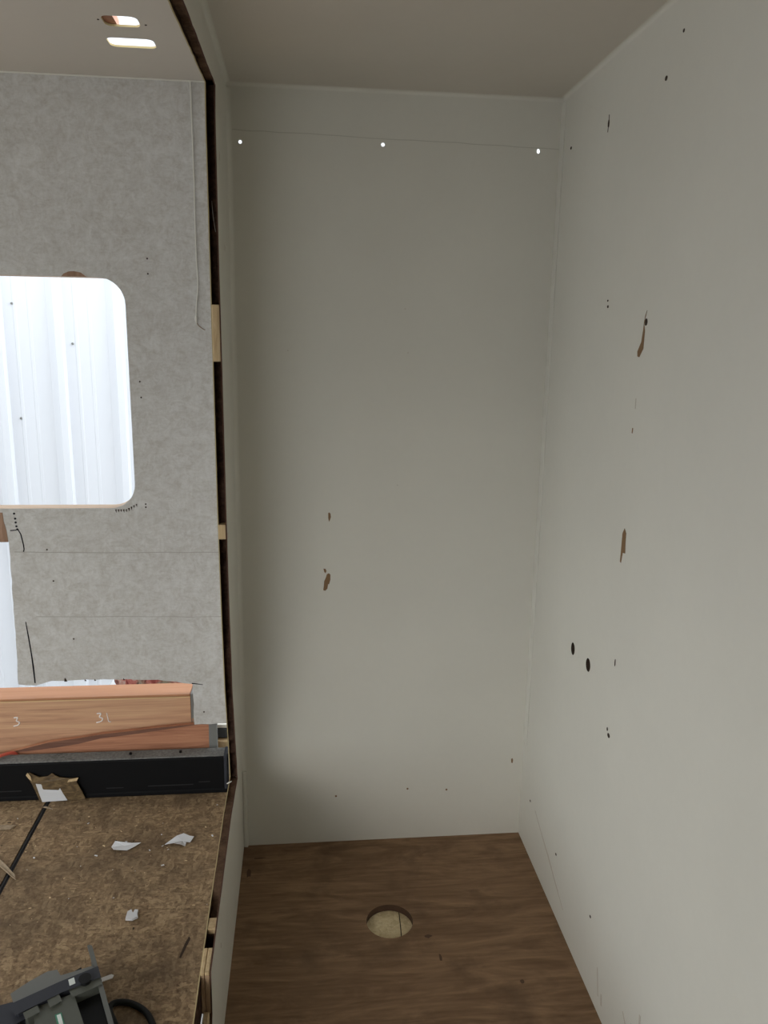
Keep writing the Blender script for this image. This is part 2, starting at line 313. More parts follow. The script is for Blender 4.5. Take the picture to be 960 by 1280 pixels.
# wallpapered side wall with window opening and sawn-away bottom
cut = jag([(-0.572, 0.905), (-0.575, 0.700), (-0.580, 0.515), (-0.535, 0.511), (-0.495, 0.523), (-0.36, 0.5235), (-0.22, 0.518), (-0.128, 0.503), (-0.127, 0.383), (-T, 0.383)], 0.02, 0.0012)
wp_out = [(-T, H), (-2.6, H), (-2.6, 0.18), (-1.35, 0.18), (-1.35, 0.905)] + cut
win = rrect(-1.12, -0.2525, 0.992, 1.5585, 0.062, 8)
wp = link('wall_far', fin(plate_bm(wp_out, [win], (0, 0, 0), X, Z, Y, 0.045), 'wall_far'), [M['paper'], M['sill']], None, 'structure', 'pale grey marbled wallpaper wall with window opening and sawn-off bottom', 'wall')
def strip(name, pts, wid, plane, mtl, parent, th=0.0006):
    """thin raised line along 2D points on a wall; plane = 'back' (x,z at Y=0) or 'right' (y,z at X=W)"""
    bm = bmesh.new(); n = len(pts); A = []; 
    for i, q in enumerate(pts):
        a = Vector(pts[max(i - 1, 0)]); b = Vector(pts[min(i + 1, n - 1)]); d = (b - a).normalized(); nn = Vector((-d.y, d.x)) * (wid[i] if isinstance(wid, (list, tuple)) else wid) / 2
        A.append((Vector(q) + nn, Vector(q) - nn))
    to = (lambda c, k: (c.x, -k, c.y)) if plane == 'back' else (lambda c, k: (W - k, c.x, c.y))
    R = [[bm.verts.new(to(c, k)) for c, k in ((a, 0), (a, th), (b, th), (b, 0))] for a, b in A]
    for r0, r1 in zip(R, R[1:]):
        for j in range(3): bm.faces.new((r0[j], r0[j + 1], r1[j + 1], r1[j]))
    bm.faces.new(R[0]); bm.faces.new(R[-1])
    return link(name, fin(bm, name), mtl, parent)
def blob(name, outline, plane, mtl, parent, th=0.0008):
    if plane == 'back': bm = plate_bm(outline, [], (0, 0, 0), X, Z, NY, th, 0)
    else: bm = plate_bm(outline, [], (W, 0, 0), Y, Z, NX, th, 0)
    return link(name, fin(bm, name), mtl, parent)
def sway(x0, x1, z, amp, n=14, dz=0):
    return [(x0 + (x1 - x0) * i / n, z + dz * i / n + random.uniform(-amp, amp)) for i in range(n + 1)]
strip('paper_seam', sway(-0.56, -0.023, 0.878, 0.001, dz=-0.007), 0.0018, 'back', M['seam'], wp)
strip('paper_seam', sway(-0.52, -0.023, 0.704, 0.001, dz=-0.011), 0.0014, 'back', M['seam'], wp)
strip('marker_line', [(-0.566, 0.935), (-0.553, 0.936), (-0.547, 0.938), (-0.541, 0.925), (-0.537, 0.90), (-0.536, 0.886), (-0.538, 0.879)], 0.0026, 'back', M['marker'], wp)
strip('marker_line', [(-0.5475, 0.690), (-0.544, 0.65), (-0.540, 0.60), (-0.538, 0.56), (-0.537, 0.518)], [0.002, 0.003, 0.003, 0.004, 0.003], 'back', M['marker'], wp)
strip('saw_overcut', [(-0.13, 0.505), (-0.11, 0.502), (-0.1, 0.500)], [0.003, 0.002, 0.001], 'back', M['marker'], wp)
for q in ((-0.553, 0.979), (-0.5515, 0.966), (-0.551, 0.956), (-0.550, 0.946), (-0.5485, 0.938)):
    blob('marker_dot', circ(q[0], q[1], 0.0028, 8), 'back', M['marker'], wp)
for q in ((-0.196, 1.604), (-0.196, 1.569), (-0.2275, 1.312), (-0.226, 1.273), (-0.228, 1.002), (-0.228, 0.994), (-0.43, 0.64), (-0.47, 0.80), (-0.10, 0.42), (-0.48, 0.884)):
    blob('nail_hole', circ(q[0], q[1], 0.0022, 8), 'back', M['chipd'], wp)
blob('torn_paper', [(-0.398, 1.5585), (-0.392, 1.565), (-0.38, 1.570), (-0.368, 1.571), (-0.352, 1.568), (-0.342, 1.560), (-0.339, 1.5585)], 'back', M['bare'], wp)
blob('bare_wood', [(-1.2, 0.905), (-0.573, 0.905), (-0.575, 0.935), (-0.580, 0.96), (-0.581, 0.982), (-1.2, 0.982)], 'back', M['bare'], wp)
for i in range(9):
    xx = -0.305 + i * 0.0065; zz = 0.988 + max(0, i - 4) * 0.0035
    blob('splinter', [(xx, zz), (xx + 0.004, zz + 0.001), (xx + 0.003, zz - 0.006 - random.random() * 0.003)], 'back', M['chipd'], wp)
for xx in (-0.46, -0.462, -0.41, -0.385, -0.31):
    zz = 0.521; blob('splinter', [(xx, zz - 0.001), (xx + 0.006, zz - 0.001), (xx + 0.001, zz + 0.003 + random.random() * 0.008)], 'back', M['chipd'], wp)

# sawn-open partition on the left of the shower
part = thing('wall_left', 'thin left partition sawn open, hollow brown core and pale studs showing at its cut edge', 'wall', (-T / 2, 0, 0), 'structure')
inner = [(-1.7, 1.905), (-0.72, 1.912), (-0.245, 1.925), (-0.262, 1.85), (-0.268, 1.60), (-0.262, 1.30), (-0.258, 1.04), (-0.246, 0.80), (-0.225, 0.58), (-0.185, 0.44), (-0.162, 0.36), (-0.152, 0.305), (-0.33, 0.318), (-0.62, 0.300), (-0.777, 0.291), (-0.779, 0.20), (-0.80, 0.165), (-1.15, 0.160)]
innL = [(-1.7, 1.905), (-0.72, 1.908), (-0.245, 1.930), (-0.255, 1.85), (-0.255, 1.60), (-0.250, 1.30), (-0.248, 1.04), (-0.232, 0.80), (-0.205, 0.58), (-0.165, 0.44), (-0.145, 0.36), (-0.137, 0.300), (-0.33, 0.307), (-0.62, 0.293), (-0.78, 0.283), (-0.95, 0.262), (-1.15, 0.250)]
rs = [(0, -0.02), (0, H), (-1.7, H)] + jag(inner, 0.025, 0.0012) + [(-1.15, -0.02)]
ls = [(0, FO), (0, H), (-1.7, H)] + jag(innL, 0.025, 0.0012) + [(-1.15, FO)]
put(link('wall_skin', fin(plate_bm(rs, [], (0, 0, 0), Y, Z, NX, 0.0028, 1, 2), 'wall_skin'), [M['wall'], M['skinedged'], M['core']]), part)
put(link('wall_skin', fin(plate_bm(ls, [], (-T, 0, 0), Y, Z, X, 0.0022, 1, 2), 'wall_skin'), [M['paper'], M['skinedge'], M['core']]), part)  # inner skin faces take the dark core colour as the hollow's shade
def lump(pts, amp): return [(a + random.uniform(-amp, amp), b + random.uniform(-amp, amp)) for a, b in pts]
xa, xb = -T + 0.0024, -0.0030
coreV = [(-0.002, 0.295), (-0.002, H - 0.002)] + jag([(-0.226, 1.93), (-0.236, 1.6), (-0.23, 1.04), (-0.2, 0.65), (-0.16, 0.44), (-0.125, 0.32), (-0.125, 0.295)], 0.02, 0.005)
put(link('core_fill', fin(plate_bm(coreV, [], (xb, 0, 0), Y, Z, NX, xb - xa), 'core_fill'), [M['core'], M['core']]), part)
coreT = [(-0.236, H - 0.002)] + jag([(-0.238, 1.935), (-0.5, 1.928), (-0.72, 1.918), (-1.1, 1.915), (-1.7, 1.912)], 0.03, 0.003) + [(-1.7, H - 0.002)]
put(link('top_rail', fin(plate_bm(coreT, [], (xb, 0, 0), Y, Z, NX, xb - xa), 'top_rail'), [M['cutboard'], M['cutboard']]), part)
coreB = [(-0.126, FO), (-0.126, 0.294)] + jag([(-0.2, 0.298), (-0.3, 0.305), (-0.45, 0.303), (-0.54, 0.300), (-0.58, 0.288), (-0.635, 0.272)], 0.02, 0.003) + [(-0.635, FO)]
put(link('bottom_rail', fin(plate_bm(coreB, [], (xb, 0, 0), Y, Z, NX, xb - xa), 'bottom_rail'), [M['cutboard'], M['cutboard']]), part)
def stud(y0, y1, z0, z1, mt='pine', x0=xa, x1=xb): return put(link('stud', fin(box_bm(x0, x1, y0, y1, z0, z1, 0.0012, 1), 'stud'), M[mt]), part)
stud(-0.258, -0.10, 1.372, 1.492)
stud(-0.252, -0.10, 0.972, 1.006)
# notched block: front and rear post with an open mortise between, two laminations
stud(-0.668, -0.636, 0.278, 0.290); stud(-0.668, -0.636, 0.20, 0.2775, 'cutboard')
for x0, x1 in ((xa, -0.0125), (-0.0117, xb)):
    stud(-0.778, -0.716, 0.283, 0.290, 'pine', x0, x1); stud(-0.778, -0.716, 0.20, 0.2825, 'pined', x0, x1)
stud(-0.716, -0.668, 0.20, 0.215, 'core')  # mortise inside coloured dark to stand in for its shade
put(link('leak_block', fin(box_bm(xa, xb, -1.149, -0.002, -0.02, 0.16), 'leak_block'), M['cutboard']), part)  # block added between the skins to stop light coming up from below
stud(-1.14, -0.782, 0.165, 0.210, 'pine', xa + 0.004, xb - 0.002)
put(link('splinter', fin(tube_bm([(-0.021, -0.215, 0.33), (-0.016, -0.222, 0.336), (-0.009, -0.218, 0.338)], 0.0022, 5, [0.0012, 0.0022, 0.001]), 'splinter'), M['trim']), part)
for i, (yy, zz) in enumerate(((-0.245, 1.68),)):
    put(link('fibre', fin(tube_bm(smooth_pts([(-0.017, yy + 0.02, zz + 0.05), (-0.013, yy, zz), (-0.009, yy + 0.01, zz - 0.04)]), 0.0005, 4), 'fibre'), M['stain']), part)
blob_r = lambda q, r: plate_bm(circ(q[0], q[1], r, 8, r * 2.2), [], (0, 0, 0), Y, Z, X, 0.0006, 0)
for q, r in (((-0.20, 1.80), 0.004), ((-0.135, 1.62), 0.003), ((-0.24, 0.98), 0.003), ((-0.62, 0.21), 0.003)):
    put(link('scuff', fin(blob_r(q, r), 'scuff'), M['stain']), part)

# trims in the corners
def trim(name, bm, label): return link(name, fin(bm, name), M['trim'], None, 'structure', label, 'trim')
def qround(a, b, o1, o2, r, n=5):
    """quarter-round bead from a to b, legs along o1 and o2"""
    a, b, o1, o2 = map(Vector, (a, b, o1, o2)); bm = bmesh.new()
    prof = [Vector((0, 0, 0))] + [o1 * r * (1 - math.sin(t)) + o2 * r * (1 - math.cos(t)) for t in [math.pi / 2 * i / n for i in range(n + 1)]]
    A = [bm.verts.new(a + q) for q in prof]; B = [bm.verts.new(b + q) for q in prof]; k = len(prof)
    for i in range(k): bm.faces.new((A[i], A[(i + 1) % k], B[(i + 1) % k], B[i]))
    bm.faces.new(A); bm.faces.new(B); return bm
trim('trim_1', qround((0.0, 0, H), (W, 0, H), NY, NZ, 0.008), 'slim off-white bead where the shower back wall meets the ceiling')
trim('trim_2', qround((W, -0.012, H), (W, YB, H), NX, NZ, 0.008), 'slim off-white bead where the right wall meets the ceiling')
trim('trim_3', box_bm(W - 0.0022, W, -0.030, 0, 0.30, H - 0.012, 0.0008, 1), 'narrow off-white strip up the right rear corner of the shower')
trim('trim_4', qround((0, 0, 0.24), (0, 0, H - 0.012), X, NY, 0.011), 'slim off-white bead up the left rear corner of the shower')
trim('trim_5', qround((0, -0.012, H), (0, -1.7, H), X, NZ, 0.010), 'slim off-white bead along the top of the cut partition')
trim('trim_6', box_bm(-2.6, -T, -0.002, 0, H - 0.0035, H, 0.0008, 1), 'thin pale bead where the wallpaper wall meets the ceiling')
trim('trim_7', box_bm(0.0, 0.012, -0.010, 0, 0.0, 0.238, 0.003, 2), 'short lower corner strip beneath the left rear shower bead')

# marks on the back wall
strip('old_caulk_line', sway(0.012, W - 0.003, 1.899, 0.0012, 22, dz=-0.012), 0.0020, 'back', M['pencil'], wb)
blob('paint_chip', [(0.2385, 0.976), (0.2415, 0.9775), (0.2445, 0.974), (0.2455, 0.965), (0.243, 0.957), (0.2405, 0.952), (0.2385, 0.962)], 'back', M['chip'], wb)
blob('paint_chip', [(0.235, 0.808), (0.2405, 0.811), (0.2445, 0.807), (0.2445, 0.793), (0.241, 0.780), (0.2385, 0.781), (0.2365, 0.768), (0.231, 0.762), (0.2255, 0.764), (0.227, 0.776), (0.228, 0.789), (0.2325, 0.799)], 'back', M['chip'], wb)
blob('paint_chip', [(0.226, 0.824), (0.232, 0.823), (0.234, 0.817), (0.2315, 0.811), (0.228, 0.815)], 'back', M['chip'], wb)
blob('paint_chip', [(0.769, 0.242), (0.773, 0.244), (0.775, 0.238), (0.774, 0.229), (0.770, 0.230)], 'back', M['chip'], wb)
for q in ((0.137, 1.393), (0.43, 1.5), (0.44, 1.392), (0.42, 1.05), (0.262, 0.146), (0.582, 0.152), (0.468, 0.16)):
    blob('speck', circ(q[0], q[1], 0.0016 if q[1] > .2 else 0.003, 7), 'back', M['chip'] if q[1] < .2 else M['stain'], wb)
# marks on the right wall
blob('paint_scar', [(-0.588, 1.487), (-0.582, 1.478), (-0.580, 1.462), (-0.585, 1.45), (-0.585, 1.432), (-0.585, 1.418), (-0.570, 1.402), (-0.562, 1.403), (-0.560, 1.412), (-0.574, 1.430), (-0.578, 1.452), (-0.579, 1.466)][::-1], 'right', M['chip'], wr)
blob('screw_hole', circ(-0.588, 1.466, 0.005, 8, 0.0065), 'right', M['chipd'], wr, 0.0014)
blob('paint_scar', [(-0.571, 1.070), (-0.563, 1.058), (-0.563, 1.03), (-0.562, 1.0), (-0.567, 0.998), (-0.571, 1.02), (-0.583, 1.022), (-0.580, 1.045), (-0.580, 1.062)], 'right', M['chip'], wr)
for q, a, b in (((-0.583, 1.878), 0.0048, 0.0042), ((-0.32, 1.868), 0.004, 0.008), ((-0.086, 1.871), 0.0048, 0.0035), ((-0.636, 1.935), 0.003, 0.003), ((-0.393, 1.500), 0.004, 0.003), ((-0.39, 1.512), 0.003, 0.002), ((-0.579, 0.627), 0.006, 0.005), ((-0.57, 0.637), 0.003, 0.004), ((-0.093, 0.164), 0.004, 0.003), ((-0.324, 0.161), 0.004, 0.003), ((-0.565, 0.178), 0.004, 0.003), ((-0.58, 0.79), 0.002, 0.008)):
    blob('screw_hole', circ(q[0], q[1], a, 9, b), 'right', M['chipd'], wr)
strip('scratch', [(-0.32, 1.885), (-0.321, 1.872), (-0.318, 1.852)], 0.002, 'right', M['chipd'], wr)
strip('scratch', [(-0.571, 1.325), (-0.572, 1.305)], 0.0025, 'right', M['stain'], wr)
strip('scratch', [(-0.568, 1.268), (-0.567, 1.258)], 0.0035, 'right', M['chip'], wr)
strip('rust_run', [(-0.14, 0.165), (-0.2, 0.14), (-0.27, 0.115), (-0.34, 0.085), (-0.40, 0.06)], [0.002, 0.005, 0.008, 0.008, 0.002], 'right', M['stain'], wr)
for pts, wd in (([(-0.625, 0.10), (-0.632, 0.07), (-0.64, 0.04)], 0.004), ([(-0.655, 0.060), (-0.66, 0.035)], 0.006), ([(-0.76, 0.12), (-0.79, 0.09), (-0.81, 0.06)], 0.005), ([(-0.83, 0.18), (-0.835, 0.12), (-0.84, 0.08)], 0.006), ([(-0.80, 0.13), (-0.805, 0.10)], 0.004), ([(-0.85, 0.10), (-0.86, 0.05)], 0.010)):
    strip('grime_streak', pts, wd, 'right', M['stain'], wr)

# ------------------------------------------------------------------ black steel beam on the strand board
bx0, bx1, by0, by1, bz1 = -1.5, -0.037, -0.0445, -0.001, 0.3125
beam = thing('steel_beam', 'long black steel channel beam lying along the wall on the strand board floor', 'beam', (-0.77, -0.023, FO))
put(link('web', fin(box_bm(bx0, bx1, by0, by1 - 0.012, FO + 0.006, bz1 - 0.004, 0.004, 2), 'web'), M['black']), beam)
put(link('top_flange', fin(box_bm(bx0, bx1 - 0.006, by0 + 0.001, by1, bz1 - 0.0038, bz1, 0.0012, 1), 'top_flange'), M['dusty']), beam)
put(link('bottom_lip', fin(box_bm(bx0, bx1 - 0.002, by0 - 0.002, by1, FO, FO + 0.014, 0.003, 2), 'bottom_lip'), M['black']), beam)
put(link('end_cap', fin(box_bm(bx1 - 0.009, bx1, by0 - 0.002, by1 + 0.002, FO + 0.010, bz1 + 0.002, 0.003, 2), 'end_cap'), M['sawdark']), beam)
for xx in (-0.297, -0.164):
    bm = bmesh.new(); bmesh.ops.create_cone(bm, cap_ends=True, segments=6, radius1=0.0042, radius2=0.0036, depth=0.005, matrix=Matrix.Translation((xx, -0.021, bz1 + 0.002)))
    put(link('bolt', fin(bm, 'bolt'), M['black']), beam)
for x0, x1, zz in ((-0.25, -0.13, 0.2275), (-0.66, -0.58, 0.228), (-0.115, -0.085, 0.234), (-0.36, -0.315, 0.226)):
    put(link('scrape', fin(box_bm(x0, x1, by0 - 0.0006, by0, zz, zz + 0.0022), 'scrape'), M['scuff']), beam)
# red cable draped over the beam
rc = link('red_cable', fin(tube_bm(smooth_pts([(-0.73, -0.069, 0.204), (-0.71, -0.061, 0.248), (-0.675, -0.051, 0.306), (-0.645, -0.032, 0.320), (-0.622, -0.012, 0.321), (-0.606, 0.003, 0.314), (-0.600, 0.006, 0.29)], 8), 0.0042, 10), 'red_cable', True), M['red'], None, None, 'red cable looped over the black steel beam', 'cable')

# ------------------------------------------------------------------ wood-grain boards behind the beam
ub = thing('wood_board', 'upper wood-grain board with orange top edge and chalk numbers behind the beam', 'board', (-0.7, 0.07, FO))
put(link('board_face', fin(box_bm(-1.28, -0.140, 0.030, 0.036, FO, 0.449), 'board_face'), M['grain']), ub)
put(link('board_core', fin(box_bm(-1.28, -0.142, 0.0362, 0.104, FO, 0.449), 'board_core'), M['grain']), ub)
put(link('edge_band', fin(box_bm(-1.28, -0.140, 0.0295, 0.034, 0.4492, 0.4525), 'edge_band'), M['bandedge']), ub)
put(link('board_top', fin(box_bm(-1.28, -0.141, 0.030, 0.106, 0.4527, 0.459, 0.001, 1), 'board_top'), M['orange']), ub)
put(link('end_strip', fin(box_bm(-0.1398, -0.1325, 0.031, 0.104, 0.372, 0.458, 0.001, 1), 'end_strip'), M['greymetal']), ub)
put(link('end_bracket', fin(box_bm(-0.1398, -0.1225, 0.0305, 0.05, 0.366, 0.388, 0.002, 1), 'end_bracket'), M['bare']), ub)
def chalk(pts, wd):
    bm = bmesh.new(); tb = tube_bm(smooth_pts([(a, 0.0297, b) for a, b in pts], 5), wd, 5); bm.free()
    o = put(link('chalk_mark', fin(tb, 'chalk_mark'), M['chalk']), ub); return o
def three(cx, cz, s):
    chalk([(cx - 0.5 * s, cz + 0.9 * s), (cx + 0.25 * s, cz + 0.95 * s), (cx + 0.05 * s, cz + 0.45 * s), (cx + 0.0 * s, cz + 0.15 * s), (cx + 0.55 * s, cz - 0.2 * s), (cx + 0.2 * s, cz - 0.75 * s), (cx - 0.7 * s, cz - 1.0 * s)], 0.0017)
three(-0.604, 0.393, 0.013); three(-0.385, 0.397, 0.014)
chalk([(-0.366, 0.411), (-0.364, 0.398), (-0.362, 0.386), (-0.356, 0.384)], 0.0013)
lb = thing('reddish_board', 'lower reddish wood-grain board with dark streak, slanting behind the black beam', 'board', (-0.6, 0.018, FO))
top = [(-0.0905, 0.376), (-0.137, 0.377), (-0.22, 0.372), (-0.31, 0.363), (-0.38, 0.357), (-0.437, 0.348), (-0.52, 0.338), (-0.60, 0.318), (-0.66, 0.305), (-1.25, 0.29)]
put(link('board_face', fin(plate_bm([(-1.25, FO), (-0.0905, FO)] + top, [], (0, 0.012, 0), X, Z, Y, 0.012, 0), 'board_face'), M['grain2']), lb)
sk = [(-0.12, 0.3762), (-0.137, 0.3768), (-0.22, 0.3718), (-0.31, 0.3628), (-0.38, 0.3568), (-0.437, 0.3478), (-0.52, 0.3378), (-0.60, 0.318), (-0.625, 0.313), (-0.58, 0.314), (-0.5, 0.322), (-0.44, 0.331), (-0.38, 0.345), (-0.30, 0.353), (-0.2, 0.366)]
put(link('dark_streak', fin(plate_bm(sk, [], (0, 0.012, 0), X, Z, NY, 0.0005, 0), 'dark_streak'), M['streak']), lb)
put(link('end_strip', fin(box_bm(-0.0903, -0.068, 0.010, 0.026, FO, 0.378, 0.0015, 1), 'end_strip'), M['greymetal']), lb)
# bits under the wall end
rail = thing('metal_rail', 'short grey metal rail with white top under the wallpaper wall', 'rail', (-0.045, 0.075, 0.309))
put(link('rail_body', fin(box_bm(-0.086, -T - 0.001, 0.056, 0.095, 0.309, 0.340, 0.004, 2), 'rail_body'), M['darkmetal']), rail)
put(link('rail_top', fin(box_bm(-0.086, -T - 0.001, 0.052, 0.097, 0.342, 0.3535, 0.003, 2), 'rail_top'), M['trim']), rail)
put(link('rail_groove', fin(box_bm(-0.086, -T - 0.001, 0.0545, 0.0562, 0.3405, 0.342), 'rail_groove'), M['black']), rail)
put(link('rail_foot', fin(box_bm(-0.06, -0.03, 0.100, 0.118, FO, 0.345), 'rail_foot'), M['darkmetal']), rail)
blk = link('wood_block', fin(box_bm(-0.085, -T - 0.002, 0.045, 0.094, FO, 0.306, 0.002, 1), 'wood_block'), M['pine'], None, None, 'pale yellow wood block at the right end of the black beam', 'block')

# bundle of patterned cloth glimpsed through the slit below the wall
mt = mat('patterned_cloth', (0.3, 0.1, 0.08), 0.9, spec=0.1); n1 = noise(mt, coords(mt), 28, 3, 0.6, 0.6); n2 = noise(mt, coords(mt), 11, 2)
base(mt, mix(mt, ramp(mt, n2, [(0.45, (0, 0, 0)), (0.55, (1, 1, 1))]), ramp(mt, n1, [(0.35, (0.16, 0.03, 0.03)), (0.5, (0.42, 0.14, 0.12)), (0.65, (0.5, 0.42, 0.36))]), ramp(mt, n1, [(0.35, (0.05, 0.06, 0.05)), (0.55, (0.3, 0.27, 0.2)), (0.7, (0.1, 0.12, 0.1))])))
bm = bmesh.new(); bmesh.ops.create_icosphere(bm, subdivisions=4, radius=1)
for v in bm.verts:
    d = v.co.copy(); k = 1 + 0.07 * math.sin(7 * d.x + 3 * d.z) * math.cos(6 * d.y) + 0.04 * math.sin(15 * d.x + 9 * d.y)
    v.co = Vector((d.x * 0.29 * k, d.y * 0.16 * k, max(-0.10, d.z * 0.15 * k)))
cl = link('cloth_bundle', fin(bm, 'cloth_bundle', True), mt, None, None, 'dark red patterned cloth bundle seen through the slit under the sawn wall', 'cloth'); cl.location = (-0.17, 0.55, 0.315)
cr = thing('packing_crate', 'plain pale crate standing outside behind the sawn-off wall', 'crate', (-0.14, 0.55, -0.9))
put(link('crate_body', fin(box_bm(-0.5, 0.3, 0.36, 0.76, -0.9, 0.19, 0.004, 1), 'crate_body'), M['whitepaper']), cr)
put(link('crate_lid', fin(box_bm(-0.51, 0.31, 0.35, 0.77, 0.191, 0.214, 0.004, 1), 'crate_lid'), M['whitepaper']), cr)

# string hanging on the wallpaper wall
pc = thing('hanging_string', 'off-white string hanging down the wallpaper wall beside the cut partition', 'string', (-0.078, -0.004, 1.44))
put(link('string', fin(tube_bm(smooth_pts([(-0.080, -0.006, 1.996), (-0.079, -0.005, 1.8), (-0.080, -0.004, 1.62), (-0.078, -0.004, 1.55), (-0.083, -0.004, 1.50), (-0.085, -0.004, 1.468)]), 0.0017, 6), 'string'), M['cord']), pc)
put(link('knot', fin(tube_bm([(-0.086, -0.0045, 1.474), (-0.0855, -0.0045, 1.469), (-0.085, -0.0045, 1.460), (-0.084, -0.0045, 1.455)], 0.004, 8, [0.001, 0.0036, 0.0032, 0.001]), 'knot', True), M['cord']), pc)
put(link('frayed_end', fin(tube_bm(smooth_pts([(-0.084, -0.004, 1.458), (-0.080, -0.004, 1.450), (-0.070, -0.004, 1.442), (-0.064, -0.004, 1.4395)]), 0.0009, 5), 'frayed_end'), M['chip']), pc)

# ------------------------------------------------------------------ scraps on the strand board
def scrap(name, outline, heights, mtl, label, cat, th=0.0008, group=None):
    """torn flake: outline (x, y) fan with raised, curled corners"""
    cx = sum(a for a, b in outline) / len(outline); cy = sum(b for a, b in outline) / len(outline)
    bm = bmesh.new(); ch = max(0.0006, sum(heights) / len(heights) * 0.7)
    P = [(a - cx, b - cy, h) for (a, b), h in zip(outline, heights)]
    t = [bm.verts.new((a, b, h + th)) for a, b, h in P]; bt = [bm.verts.new(q) for q in P]
    ct = bm.verts.new((0, 0, ch + th)); cb = bm.verts.new((0, 0, ch)); n = len(P)
    for i in range(n):
        j = (i + 1) % n
        bm.faces.new((t[i], t[j], ct)); bm.faces.new((bt[j], bt[i], cb)).material_index = 1; bm.faces.new((t[i], bt[i], bt[j], t[j]))
    o = link(name, fin(bm, name), [mtl, M['paperunder']], None, None, label, cat, group); o.location = (cx, cy, FO + 0.0002); return o
scrap('vinyl_scrap', [(-0.289, -0.283), (-0.258, -0.282), (-0.243, -0.270), (-0.229, -0.258), (-0.250, -0.262), (-0.278, -0.262), (-0.291, -0.256), (-0.297, -0.27)], [0.006, 0.001, 0.002, 0.004, 0.007, 0.012, 0.010, 0.004], M['whitepaper'], 'narrow curled white vinyl scrap on the strand board, left of a larger scrap', 'scrap')
scrap('vinyl_scrap', [(-0.171, -0.266), (-0.148, -0.274), (-0.131, -0.276), (-0.120, -0.276), (-0.119, -0.262), (-0.110, -0.262), (-0.102, -0.248), (-0.112, -0.246), (-0.128, -0.240), (-0.144, -0.247)], [0.001, 0.010, 0.007, 0.001, 0.003, 0.001, 0.007, 0.008, 0.012, 0.011], M['whitepaper'], 'larger torn white vinyl scrap nearest the cut partition', 'scrap')
scrap('plastic_chip', [(-0.211, -0.522), (-0.196, -0.524), (-0.186, -0.517), (-0.189, -0.508), (-0.189, -0.496), (-0.197, -0.495), (-0.198, -0.504), (-0.203, -0.504), (-0.204, -0.494), (-0.211, -0.500)], [0.001] * 10, M['whitepaper'], 'tiny notched white plastic chip on the strand board above the saw', 'chip', 0.005)
scrap('wood_sliver', [(-0.66, -0.172), (-0.60, -0.176), (-0.566, -0.173), (-0.557, -0.160), (-0.60, -0.156), (-0.65, -0.158)], [0.001] * 6, M['sliver'], 'flat pale wood sliver left of the black seam strip', 'sliver', 0.003)
scrap('wood_sliver', [(-0.56, -0.30), (-0.50, -0.362), (-0.487, -0.372), (-0.494, -0.357), (-0.528, -0.318), (-0.56, -0.285)], [0.001, 0.004, 0.002, 0.003, 0.003, 0.002], M['sliver'], 'pale wood sliver lying across the black seam strip', 'sliver', 0.003)
scrap('wood_sliver', [(-0.515, -0.083), (-0.492, -0.092), (-0.486, -0.096), (-0.492, -0.089), (-0.51, -0.079)], [0.001] * 5, M['sliver'], 'thin pale splinter at the beam end of the seam strip', 'sliver', 0.002)
# torn piece leaning on the beam
tl = thing('torn_panel_piece', 'torn scrap of brown panel with white vinyl leaning on the black beam', 'scrap', (-0.48, -0.055, FO))
def lean(outline, off, th, mtl, name):
    tilt = 0.03; P = []
    bm = plate_bm(outline, [], (0, 0, 0), X, Z, NY, th, 0)
    for v in bm.verts:
        h = (v.co.z - FO) * 0.88; v.co.z = FO + h; v.co.x -= 0.008; v.co.y += -0.0525 + off + h * tilt + 0.0015 * math.sin(v.co.x * 60)
    return put(link(name, fin(bm, name), mtl), tl)
mtb = wood('torn_brown_backing', (0.045, 0.028, 0.014), (0.12, 0.078, 0.036), (0.24, 0.165, 0.08), (20, 40, 40))
lean([(-0.523, 0.201), (-0.405, 0.203), (-0.414, 0.232), (-0.426, 0.262), (-0.420, 0.276), (-0.445, 0.275), (-0.47, 0.278), (-0.488, 0.292), (-0.50, 0.283), (-0.52, 0.282), (-0.545, 0.298), (-0.553, 0.294), (-0.540, 0.262), (-0.532, 0.235)], 0, 0.0025, mtb, 'backing')
lean([(-0.517, 0.201), (-0.452, 0.204), (-0.463, 0.228), (-0.476, 0.262), (-0.486, 0.266), (-0.492, 0.257), (-0.502, 0.258), (-0.512, 0.259), (-0.530, 0.262), (-0.524, 0.232)], -0.0028, 0.001, M['whitepaper'], 'vinyl_face')
lean([(-0.449, 0.264), (-0.424, 0.268), (-0.420, 0.277), (-0.445, 0.272)], -0.003, 0.0015, M['pine'], 'splinter')
lean([(-0.553, 0.292), (-0.547, 0.281), (-0.539, 0.272), (-0.541, 0.287), (-0.549, 0.300)], -0.003, 0.0015, M['pine'], 'splinter')
# crumbs and sawdust that nobody could count
bm = bmesh.new()
for i in range(110):
    x = random.uniform(-0.75, -0.04); y = random.uniform(-0.56, -0.10); s = random.choice((0.0008, 0.001, 0.0012, 0.0018, 0.0025)) * 0.85; a = random.random() * 6.28
    if abs(x + 0.511) < 0.01: continue
    l = s * random.uniform(1, 2.6); c, sn = math.cos(a), math.sin(a)
    vs_ = [bm.verts.new((x + c * u * l - sn * v_ * s, y + sn * u * l + c * v_ * s, FO + z_ * s)) for u, v_, z_ in ((-1, -.7, 0), (1, -1, 0), (.8, 1, 0), (-1, .8, 0), (-.4, -.2, .9), (.5, .3, .8))]
    mi = random.choice((0, 0, 1, 1, 1, 2))
    for f in ((0, 1, 5, 4), (1, 2, 5), (2, 3, 4, 5), (3, 0, 4), (3, 2, 1, 0)): bm.faces.new([vs_[k] for k in f]).material_index = mi
link('sawdust_crumbs', fin(bm, 'sawdust_crumbs'), [M['whitepaper'], M['pine'], M['chipd']], None, 'stuff', 'scattered sawdust and paint crumbs over the strand board floor', 'debris')
